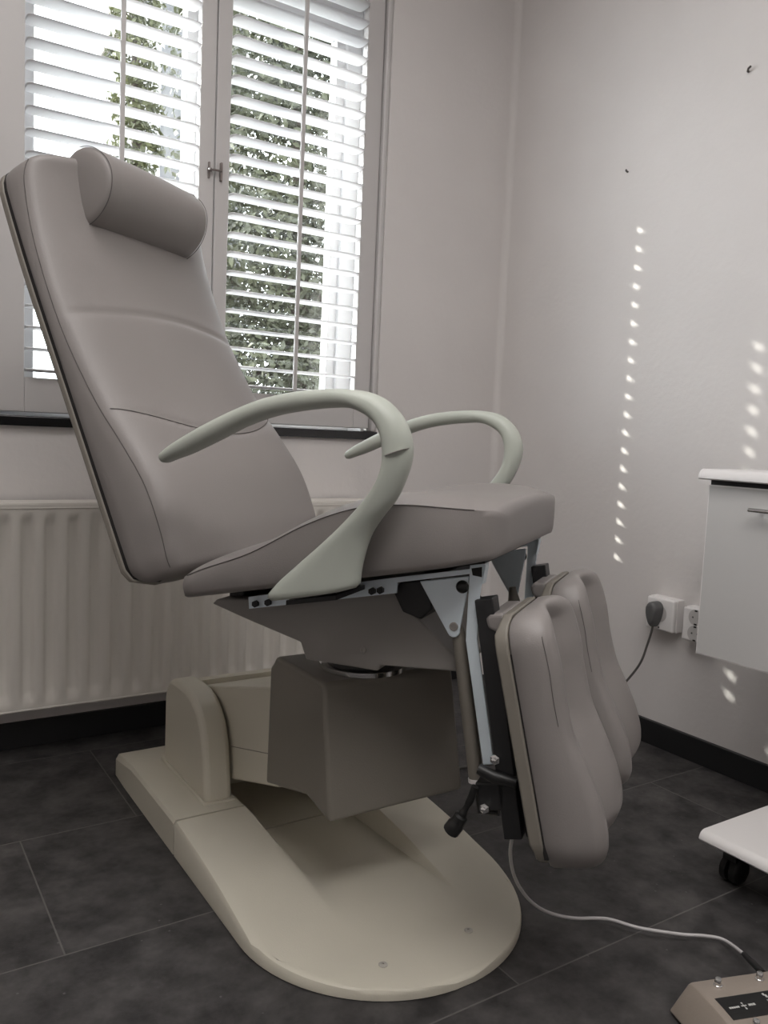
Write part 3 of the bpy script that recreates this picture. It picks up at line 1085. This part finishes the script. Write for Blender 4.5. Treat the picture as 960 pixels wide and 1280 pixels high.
    bm = NB(); lathe(bm, (.2225, sg * .1843, .5485), (0, sg, 0), [(.0065, 0), (.0065, .002), (.0045, .0025), (.0045, .0012), (0, .0012)], 18)
    cpart('strut_bolt', bm, 'carriage_paint', br)
    # beige gas strut behind bar
    bm = NB()
    tube(bm, [(.2225, sg * .168, .552), (.227, sg * .167, .528), (.262, sg * .160, .318)], [.006, .011, .011], 18)
    gs = cpart('gas_strut', bm, 'shell')
    bm = NB(); cyl(bm, (.2619, sg * .160, .3195), (.2628, sg * .160, .3135), .0122, 18)
    cpart('strut_ring', bm, 'counter', gs)
    bm = NB(); tube(bm, [(.2625, sg * .16, .315), (.272, sg * .160, .27), (.30, sg * .162, .275)], [.006, .006, .006], 10)
    cpart('strut_rod', bm, 'black_metal', gs)
leg(-1); leg(1)

# ------------------------------------------------------------------ right side of the room
# wall cabinet and its worktop
XD = 1.55
cab = thing('wall_cabinet', 'grey wall hung cabinet with pale edges under the white worktop', 'cabinet', (1.70, .72, .372))
bm = NB(); box(bm, XD + .019, XR, .30, 1.088, .378, .7485)
make('body', bm, 'edge_band', cab, smooth=0, bevel=.001)
for y0, y1 in ((.70, 1.094), (.30, .696)):
    bm = NB(); box(bm, XD + .0012, XD + .018, y0 + .002, y1 - .002, .3745, .7465)
    dr = make('door', bm, 'edge_band', cab, smooth=0)
    bm = NB(); box(bm, XD, XD + .004, y0 + .0045, y1 - .0045, .377, .744)
    make('door_face', bm, 'laminate', dr, smooth=0)
    bm = NB()
    hy0, hy1 = (y0 + .055, y0 + .28) if y0 > .5 else (y0 + .115, y0 + .34)
    tube(bm, catmull([(XD + .002, hy1 - .02, .7025), (XD - .020, hy1 - .015, .7025)], 3), .0035, 10)
    tube(bm, catmull([(XD + .002, hy0 + .02, .7025), (XD - .020, hy0 + .015, .7025)], 3), .0035, 10)
    cyl(bm, (XD - .022, hy0, .7025), (XD - .022, hy1, .7025), .0042, 12)
    make('handle', bm, 'chrome', dr, smooth=40)
bm = NB()
box(bm, XD + .006, XR, .30, 1.091, .7465, .7585)
make('shadow_gap', bm, 'black_gap', cab, smooth=0)
# worktop with a rounded front edge
bm = NB()
prw = [(XR, .7575), (1.532, .7575), (1.5285, .760)]
prw += [(1.5285 + .020 - .020 * cos(a), .760 + .020 * sin(a)) for a in [i * pi / 2 / 8 for i in range(1, 9)]]
prw += [(XR, .780)]
prism(bm, prw, .28, 1.1000, 'xz', 'y')
wt = tag(make('worktop', bm, 'counter', smooth=40), 'white worktop slab with rounded front edge on the wall cabinet', 'worktop')
bm = NB()
prism(bm, [(x - (.0006 if x < XR else 0), z + (.0006 if z > .77 else 0)) for x, z in prw], 1.1000, 1.1045, 'xz', 'y')
make('edge_strip', bm, 'counter', wt, smooth=40)

# trolley : only its foot reaches into the picture
tr = thing('trolley', 'white low rolling trolley on black castors, lower right', 'trolley', (1.60, .64, 0))
bm = NB()
prt = [(1.3385 + .004, .082), (1.3385, .086)]
prt += [(1.3385 + .016 - .016 * cos(a), .086 + .016 * sin(a)) for a in [i * pi / 2 / 6 for i in range(1, 7)]]
prt += [(1.84, .102), (1.84, .082)]
prism(bm, prt, .40, .899, 'xz', 'y')
pl = make('base_plate', bm, 'trolley_white', tr, smooth=40)
bm = NB(); prism(bm, [(x, z) for x, z in prt], .899, .9035, 'xz', 'y')
make('edge_strip', bm, 'trolley_white', pl, smooth=40)
for cx, cy in ((1.405, .868), (1.78, .868), (1.405, .44), (1.78, .44)):
    bm = NB(); box(bm, cx - .018, cx + .018, cy - .014, cy + .014, .046, .056); cyl(bm, (cx, cy, .05), (cx, cy, .083), .008, 12)
    box(bm, cx - .012, cx + .012, cy - .003, cy + .003, .02, .05)
    c = make('castor', bm, 'black_plastic', tr, smooth=40)
    for s2 in (-1, 1):
        bm = NB()
        lathe(bm, (cx, cy + s2 * .004, .0255), (0, s2, 0), [(0, 0), (.0255, 0), (.0255, .011), (.022, .014), (.008, .0145), (0, .0145)], 28)
        make('wheel', bm, 'black_plastic', c, smooth=40)
bm = NB(); box(bm, 1.62, 1.80, .46, .56, .10, .60)
make('column', bm, 'trolley_white', tr, smooth=0, bevel=.01)
bm = NB(); box(bm, 1.52, 1.84, .30, .60, .60, .62)
make('top_shelf', bm, 'trolley_white', tr, smooth=0, bevel=.006)

# wall sockets
XS = XR - .043
def socket(y0, y1, z0, z1, label, n):
    t = thing('wall_socket', label, 'socket', (XR, (y0 + y1) / 2, z0))
    bm = NB(); box(bm, XS + .014, XR, y0, y1, z0, z1)
    b = make('back_box', bm, 'socket_white', t, smooth=0, bevel=.003)
    bm = NB(); box(bm, XS, XS + .016, y0 + .001, y1 - .001, z0 + .001, z1 - .001)
    make('cover', bm, 'socket_white', t, smooth=0, bevel=.005)
    hs = [(z0 + z1) / 2 + .002] if n == 1 else [z0 + .0235, z1 - .0235]
    r = .0195 if n == 2 else .0215
    for z in hs:
        bm = NB()
        lathe(bm, (XS - .0006, (y0 + y1) / 2 - (0 if n == 1 else -.0005), z), (1, 0, 0), [(r + .0015, 0), (r + .0015, .002), (r, .002), (r, .0005), (r * .93, -.0002 + .001), (0, .001)], 28)
        rc = make('recess', bm, 'recess_grey', t, smooth=30)
        for dy, dz in ((.0085, 0), (-.0085, 0)):
            bm = NB()
            cyl(bm, (XS - .0006, (y0 + y1) / 2 + dy, z + dz), (XS + .002, (y0 + y1) / 2 + dy, z + dz), .0026, 10)
            make('pin_hole', bm, 'black_gap', rc)
        for dz in (r - .002, -r + .002):
            bm = NB()
            box(bm, XS - .0012, XS + .002, (y0 + y1) / 2 - .004, (y0 + y1) / 2 + .004, z + dz - .002, z + dz + .002)
            make('earth_clip', bm, 'black_gap', rc, smooth=0)
    if n == 1:
        bm = NB(); cyl(bm, (XS - .0005, (y0 + y1) / 2 - .0005, z0 + .009), (XS + .002, (y0 + y1) / 2 - .0005, z0 + .009), .0026, 10)
        make('screw_hole', bm, 'black_gap', t)
    return t
socket(1.353, 1.443, .331, .420, 'single white wall socket with the grey plug in it', 1)
socket(1.245, 1.326, .324, .413, 'white double wall socket with two empty round outlets beside the cabinet', 2)

plug = thing('power_plug', 'grey angled power plug with cord in the single wall socket', 'plug', (XS, 1.408, .331))
bm = NB()
yy, zz = 1.404, .392
def pring(x, k):
    pts = []
    for i in range(24):
        a = 2 * pi * i / 24
        dy, dz = cos(a) * .0185, sin(a) * .0185
        if dz < 0: dy *= 1 - .62 * min(1, -dz / .0185) ** 2 * .5; dz *= 2.75
        pts.append((x, yy + dy * k, zz + dz * k + (.0 if k > .9 else -.002)))
    return pts
loft(bm, [pring(XS - .001, 1), pring(XS - .016, 1.0), pring(XS - .026, .95), pring(XS - .032, .80), pring(XS - .034, .4)])
make('plug_body', bm, 'plug_grey', plug, smooth=50)
bm = NB()
cp = catmull([(XS - .016, 1.404, .345), (XS - .016, 1.407, .325), (XS - .017, 1.416, .29), (XS - .02, 1.430, .24), (XS - .03, 1.452, .195), (XS - .05, 1.480, .148), (XS - .09, 1.52, .09), (XS - .16, 1.55, .03), (XS - .25, 1.54, .006), (XS - .45, 1.52, .005), (1.1, 1.56, .005), (1.025, 1.62, .012)], 8)
tube(bm, cp, .0032, 10)
make('cord', bm, 'cord_grey', plug, smooth=60)

# two nails left in the right wall
for (y, z, lab, tilt) in ((1.651, 1.596, 'small dark nail stub in the wall straight above the column of sun specks', .3), (1.291, 1.748, 'bent dark nail stub high on the wall near the right edge', .9)):
    bm = NB()
    tube(bm, [(XR + .01, y, z), (XR - .004, y, z), (XR - .010, y - .006 * tilt, z + .004 * tilt), (XR - .012, y - .014 * tilt, z + .006 * tilt)], .0027, 8)
    tag(make('nail', bm, 'nail_dark', smooth=60, origin=(XR, y, z)), lab, 'nail')

# ------------------------------------------------------------------ foot pedal with its white cable
ped = thing('foot_pedal', 'beige foot control box with metal buttons and black label on floor', 'foot control', (1.09, .56, 0))
# local frame: e1 along back edge, e2 towards viewer
A = Vector((1.000, .672)); e1 = Vector((.948, -.318)); e2 = Vector((-.318, -.948))
PMx = Matrix(((e1.x, e2.x, 0, A.x), (e1.y, e2.y, 0, A.y), (0, 0, 1, 0), (0, 0, 0, 1)))
Wd, Dp = .20, .15
bm = NB()
def pr(k, z): return [(-.012 * k - 0, -.012 * k, z), (Wd + .012 * k, -.012 * k, z), (Wd + .012 * k, Dp + .012 * k, z), (-.012 * k, Dp + .012 * k, z)]
prof_y = [(0, .058), (.03, .0595), (.07, .0585), (.11, .054), (.15, .046)]
rings = []
for i in range(13):
    y = Dp * i / 12
    z = lerp_table(prof_y, y)
    g = .018
    rings.append([(-g, y, .004), (0, y, z - .003), (.004, y, z), (Wd - .004, y, z), (Wd, y, z - .003), (Wd + g, y, .004)])
f0 = [(p[0] * 1.0, -.014 if p[2] < .01 else 0, p[2]) for p in rings[0]]
rings = [[(p[0], -.016 if p[2] < .01 else -.001, p[2] - (.002 if p[2] > .01 else 0)) for p in rings[0]]] + rings[1:-1] + [[(p[0], Dp + (.016 if p[2] < .01 else 0), p[2]) for p in rings[-1]]]
loft(bm, rings)
def pz(y): return lerp_table(prof_y, y)
body = make('pedal_body', bm, 'pedal_beige', ped, space=PMx, smooth=35, bevel=.003)
for x, y in ((.005, .005), (Wd - .005, .005), (.005, Dp - .005), (Wd - .005, Dp - .005)):
    bm = NB(); cyl(bm, (x, y, 0), (x, y, .006), .009, 14)
    make('rubber_foot', bm, 'black_plastic', ped, space=PMx)
for x, y in ((.035, .018), (.105, .018), (.175, .018), (.035, .098), (.105, .098), (.175, .098)):
    bm = NB(); lathe(bm, (x, y, pz(y) - .001), (0, 0, 1), [(.0062, 0), (.0062, .003), (.0048, .0035), (.0048, .011), (.004, .0122), (0, .0125)], 20)
    make('button', bm, 'chrome', ped, space=PMx, smooth=40)
bm = NB()
def strip(x0, x1, y0, y1, lift, n=8):
    rows = [[(x0, y0 + (y1 - y0) * i / n, pz(y0 + (y1 - y0) * i / n) + lift), (x1, y0 + (y1 - y0) * i / n, pz(y0 + (y1 - y0) * i / n) + lift)] for i in range(n + 1)]
    bot = [[(x, y, z - .0012) for x, y, z in r] for r in rows]
    loft(bm, [[a[0], a[1], b[1], b[0]] for a, b in zip(rows, bot)])
strip(.012, .19, .042, .082, .0008)
lb = make('label_plate', bm, 'label_black', ped, space=PMx, smooth=0)
bm = NB()
def mark(x0, x1, y0, y1):
    strip(x0, x1, y0, y1, .0013, 2)
# small printed caption left and right of an up-down arrow
xx = .020
for wdt in (.0028, .0022, .0028, .0022, .0024): mark(xx, xx + wdt, .0615, .0645); xx += wdt + .0008
mark(.0395, .0475, .0615, .0632); mark(.0424, .0446, .0565, .0585); mark(.0424, .0446, .0665, .069); mark(.0432, .0438, .0585, .0665)
xx = .051
for wdt in (.0032, .0024, .0034): mark(xx, xx + wdt, .0605, .0640); xx += wdt + .0008
# curved chair pictogram
for x0, x1, y0, y1 in ((.085, .088, .046, .050), (.087, .090, .049, .054), (.089, .092, .053, .058), (.091, .094, .057, .062), (.093, .106, .062, .064), (.084, .086, .058, .066), (.085, .089, .066, .069), (.088, .094, .068, .071), (.096, .102, .051, .053)):
    mark(x0, x1, y0, y1)
make('label_print', bm, 'print_white', lb, space=PMx, smooth=0)
bm = NB()
cab_pts = [(.800, .835, .275), (0.807, 0.851, 0.23), (0.839, 0.884, 0.185), (0.875, 0.913, 0.135), (0.912, 0.934, 0.09), (0.944, 0.941, 0.055), (0.975, 0.939, 0.03), (1.008, 0.932, 0.014), (1.037, 0.919, 0.008), (1.059, 0.898, 0.013), (1.073, 0.876, 0.018), (1.097, 0.836, 0.018), (1.151, 0.797, 0.012), (1.186, 0.776, 0.01), (1.206, 0.752, 0.01), (1.174, 0.696, 0.028), (1.144, 0.66, 0.042), (1.128, .636, .047)]
cab_pts = [Vector(p) for p in cab_pts]
tube(bm, catmull(cab_pts, 10), .0028, 10)
make('cable', bm, 'cable_white', ped, smooth=60)
bm = NB()
tube(bm, [cab_pts[-3], cab_pts[-2], cab_pts[-1]], [.0042, .0050, .0056], 12)
make('cable_gland', bm, 'black_plastic', ped, smooth=60)

# ------------------------------------------------------------------ outside
bm = NB(); box(bm, -14, 16, 2.6, 30, -.42, -.35)
tag(make('ground', bm, 'paving', smooth=0), kind='structure')
def tree(label, cx, cy, base_z, blobs, nleaf, ls, lm, trunk=True):
    t = thing('tree', label, 'tree', (cx, cy, base_z))
    bm = NB()
    rnd = random.Random(int(cx * 100 + cy * 7))
    tot = sum(b[3] ** 2 for b in blobs)
    for (bx, by, bz, br) in blobs:
        for _ in range(int(nleaf * br * br / tot)):
            d = Vector((rnd.gauss(0, 1), rnd.gauss(0, 1), rnd.gauss(0, 1))).normalized()
            p = Vector((bx, by, bz)) + d * br * (.55 + .5 * rnd.random())
            n = (d + Vector((rnd.gauss(0, .6), rnd.gauss(0, .6), rnd.gauss(0, .6) + .4))).normalized()
            a = n.orthogonal().normalized()
            a = Matrix.Rotation(rnd.random() * 6.28, 3, n) @ a
            b = n.cross(a)
            s = ls * (.6 + .8 * rnd.random())
            vs = [bm.verts.new(p + a * s), bm.verts.new(p + b * s * .5 + n * s * .1), bm.verts.new(p - a * s), bm.verts.new(p - b * s * .5 + n * s * .1)]
            bm.faces.new(vs)
    make('foliage', bm, lm, t, smooth=0)
    bm = NB()
    top = max(b[2] for b in blobs)
    tube(bm, [(cx, cy, base_z), (cx + .05, cy, base_z + (top - base_z) * .4), (cx - .03, cy + .1, top - .2)], [.12, .09, .03], 10)
    for (bx, by, bz, br) in blobs[:6]:
        tube(bm, [(cx + .03, cy + .02, base_z + (top - base_z) * .35), (bx, by, bz)], [.05, .02], 7)
    make('trunk', bm, 'bark', t)
    return t
tree('dark leafy tree seen through the right shutter', 3.5, 7.0, -.35,
     [(2.9, 6.8, 1.2, .75), (3.4, 6.6, 1.0, .8), (3.9, 6.9, 1.3, .8), (2.85, 7.1, 2.2, .75), (3.4, 7.0, 2.3, .9), (4.0, 7.2, 2.4, .9), (3.1, 7.0, 3.2, .8), (3.7, 7.1, 3.5, .95), (3.1, 7.2, 4.3, .9), (4.0, 7.3, 4.5, 1.0), (3.4, 7.2, 5.2, 1.0), (2.75, 6.9, 1.7, .5), (4.4, 7.1, 1.7, .8)], 42000, .036, 'leaf_dark')
tree('yellow green tree seen through the left shutter beside its tilt rod', 2.75, 9.6, -.35,
     [(2.72, 9.6, 5.4, .33), (2.70, 9.6, 4.9, .30), (2.74, 9.6, 4.4, .31), (2.72, 9.5, 3.9, .30), (2.78, 9.7, 3.3, .33), (2.72, 9.6, 6.0, .42), (2.8, 9.6, 2.6, .4), (2.8, 9.6, 1.8, .5)], 8000, .040, 'leaf_light')
# grey rendered neighbour house between the two trees
bl = thing('house', 'plain grey house wall seen through the left shutter beside the mullion', 'house', (4.3, 13.0, -.35))
bm = NB(); box(bm, 3.95, 5.3, 12.6, 16, -.35, 7.4)
make('wall', bm, 'render_grey', bl, smooth=0)
bm = NB(); prism(bm, [(12.4, 7.4), (14.3, 8.9), (16.2, 7.4)], 3.85, 5.4, 'yz', 'x')
make('roof', bm, 'wood_fence', bl, smooth=0)
# low hedge along the garden edge, one clipped mass
hb = NB()
rnd = random.Random(3)
for _ in range(14000):
    x = rnd.uniform(.4, 6.5); y = 11.0 + rnd.uniform(-.35, .35); z = rnd.uniform(-.35, 1.05 + .1 * sin(x * 5))
    n = Vector((rnd.gauss(0, 1), rnd.gauss(-.6, 1), rnd.gauss(.4, 1))).normalized()
    a = n.orthogonal().normalized(); b = n.cross(a); s = .045 * (.6 + .8 * rnd.random())
    p = Vector((x, y, z))
    hb.faces.new([hb.verts.new(p + a * s), hb.verts.new(p + b * s * .55), hb.verts.new(p - a * s), hb.verts.new(p - b * s * .55)])
tag(make('hedge', hb, 'leaf_light', smooth=0), 'low green hedge along the garden edge beyond the window', 'hedge')

# ------------------------------------------------------------------ light
FILL_A, FILL_U, FILL_D = 15, 23, 14.5  # strengths of the added fill lamps
SKY_BASE, SKY_GLOW = 7.0, 16.5
w = bpy.data.worlds.new('sky')
S.world = w
w.use_nodes = True
bg = w.node_tree.nodes['Background']
bg.inputs['Color'].default_value = (0.92, 0.95, 1.0, 1)
wn = w.node_tree.nodes
wl = w.node_tree.links
tc = wn.new('ShaderNodeTexCoord')
dp = wn.new('ShaderNodeVectorMath'); dp.operation = 'DOT_PRODUCT'
dp.inputs[1].default_value = Vector((-.70, .714, .30)).normalized()
wl.new(tc.outputs['Generated'], dp.inputs[0])
mxm = wn.new('ShaderNodeMath'); mxm.operation = 'MAXIMUM'; mxm.inputs[1].default_value = 0.0
wl.new(dp.outputs['Value'], mxm.inputs[0])
pwm = wn.new('ShaderNodeMath'); pwm.operation = 'POWER'; pwm.inputs[1].default_value = 8.0
wl.new(mxm.outputs[0], pwm.inputs[0])
mad = wn.new('ShaderNodeMath'); mad.operation = 'MULTIPLY_ADD'
mad.inputs[1].default_value = SKY_GLOW
mad.inputs[2].default_value = SKY_BASE
wl.new(pwm.outputs[0], mad.inputs[0])
wl.new(mad.outputs[0], bg.inputs['Strength'])

def portal(name, loc, rot, sx, sy):
    l = bpy.data.lights.new(name, 'AREA')
    l.shape = 'RECTANGLE'
    l.size, l.size_y = sx, sy
    l.cycles.is_portal = True
    o = bpy.data.objects.new(name, l)
    COL.objects.link(o)
    o.location = loc
    o.rotation_euler = rot
portal('window_portal', (.81, YW + .34, 1.46), (radians(-90), 0, 0), 1.12, 1.26)

# added fill lamps, out of view, to brighten the room: a flat one near the window, a pendant uplighter further back
def area(name, loc, sx, sy, en, up=False):
    l = bpy.data.lights.new(name, 'AREA')
    l.shape = 'RECTANGLE'
    l.size, l.size_y = sx, sy
    l.energy = en
    l.color = (1.0, .975, .955)
    o = bpy.data.objects.new(name, l)
    COL.objects.link(o)
    o.location = loc
    if up: o.rotation_euler = (pi, 0, 0)
def fill_luminaire(label, x, y, z, hx, hy, drop):  # housing for an added, unseen fill lamp
    t = thing('fill_lamp', label, 'lamp', (x, y, z))
    bm = NB()
    for a0, a1, b0, b1 in ((-hx - .02, -hx, -hy - .02, hy + .02), (hx, hx + .02, -hy - .02, hy + .02), (-hx, hx, -hy - .02, -hy), (-hx, hx, hy, hy + .02)):
        box(bm, x + a0, x + a1, y + b0, y + b1, z, z + .035)
    make('fill_lamp_frame', bm, 'frame_paint', t, smooth=0)
    if drop:
        for sx in (-hx, hx):
            bm = NB(); cyl(bm, (x + sx, y, z + .03), (x + sx, y, ZC), .002, 8)
            make('fill_lamp_wire', bm, 'chrome', t)
fill_luminaire('added out-of-view flat fill lamp between window and treatment chair', .25, 1.02, ZC - .035, .60, .40, False)
area('fill_light', (.25, 1.02, ZC - .03), 1.18, .78, FILL_A)
fill_luminaire('added out-of-view hanging fill lamp in the middle of the room', .20, -.15, 2.20, .60, .30, True)
area('fill_light_up', (.20, -.15, 2.225), 1.18, .58, FILL_U, True)
area('fill_light_down', (.20, -.15, 2.21), 1.18, .58, FILL_D)

sl = bpy.data.lights.new('sun', 'SUN')
sl.energy = 12.0
sl.angle = radians(0.7)
sl.color = (1.0, .95, .88)
so = bpy.data.objects.new('sun', sl)
COL.objects.link(so)
hx, hy, tz = .70, -.714, -.56
so.rotation_euler = Vector((hx, hy, tz)).to_track_quat('-Z', 'Y').to_euler()
so.location = (-3, 6, 4)

S.view_settings.view_transform = 'Standard'
S.view_settings.look = 'None'
S.view_settings.gamma = 1.0
S.view_settings.exposure = 0.06
S.view_settings.use_curve_mapping = False
S.cycles.use_denoising = True
S.cycles.max_bounces = 10
S.cycles.diffuse_bounces = 8
S.cycles.sample_clamp_indirect = 12.0
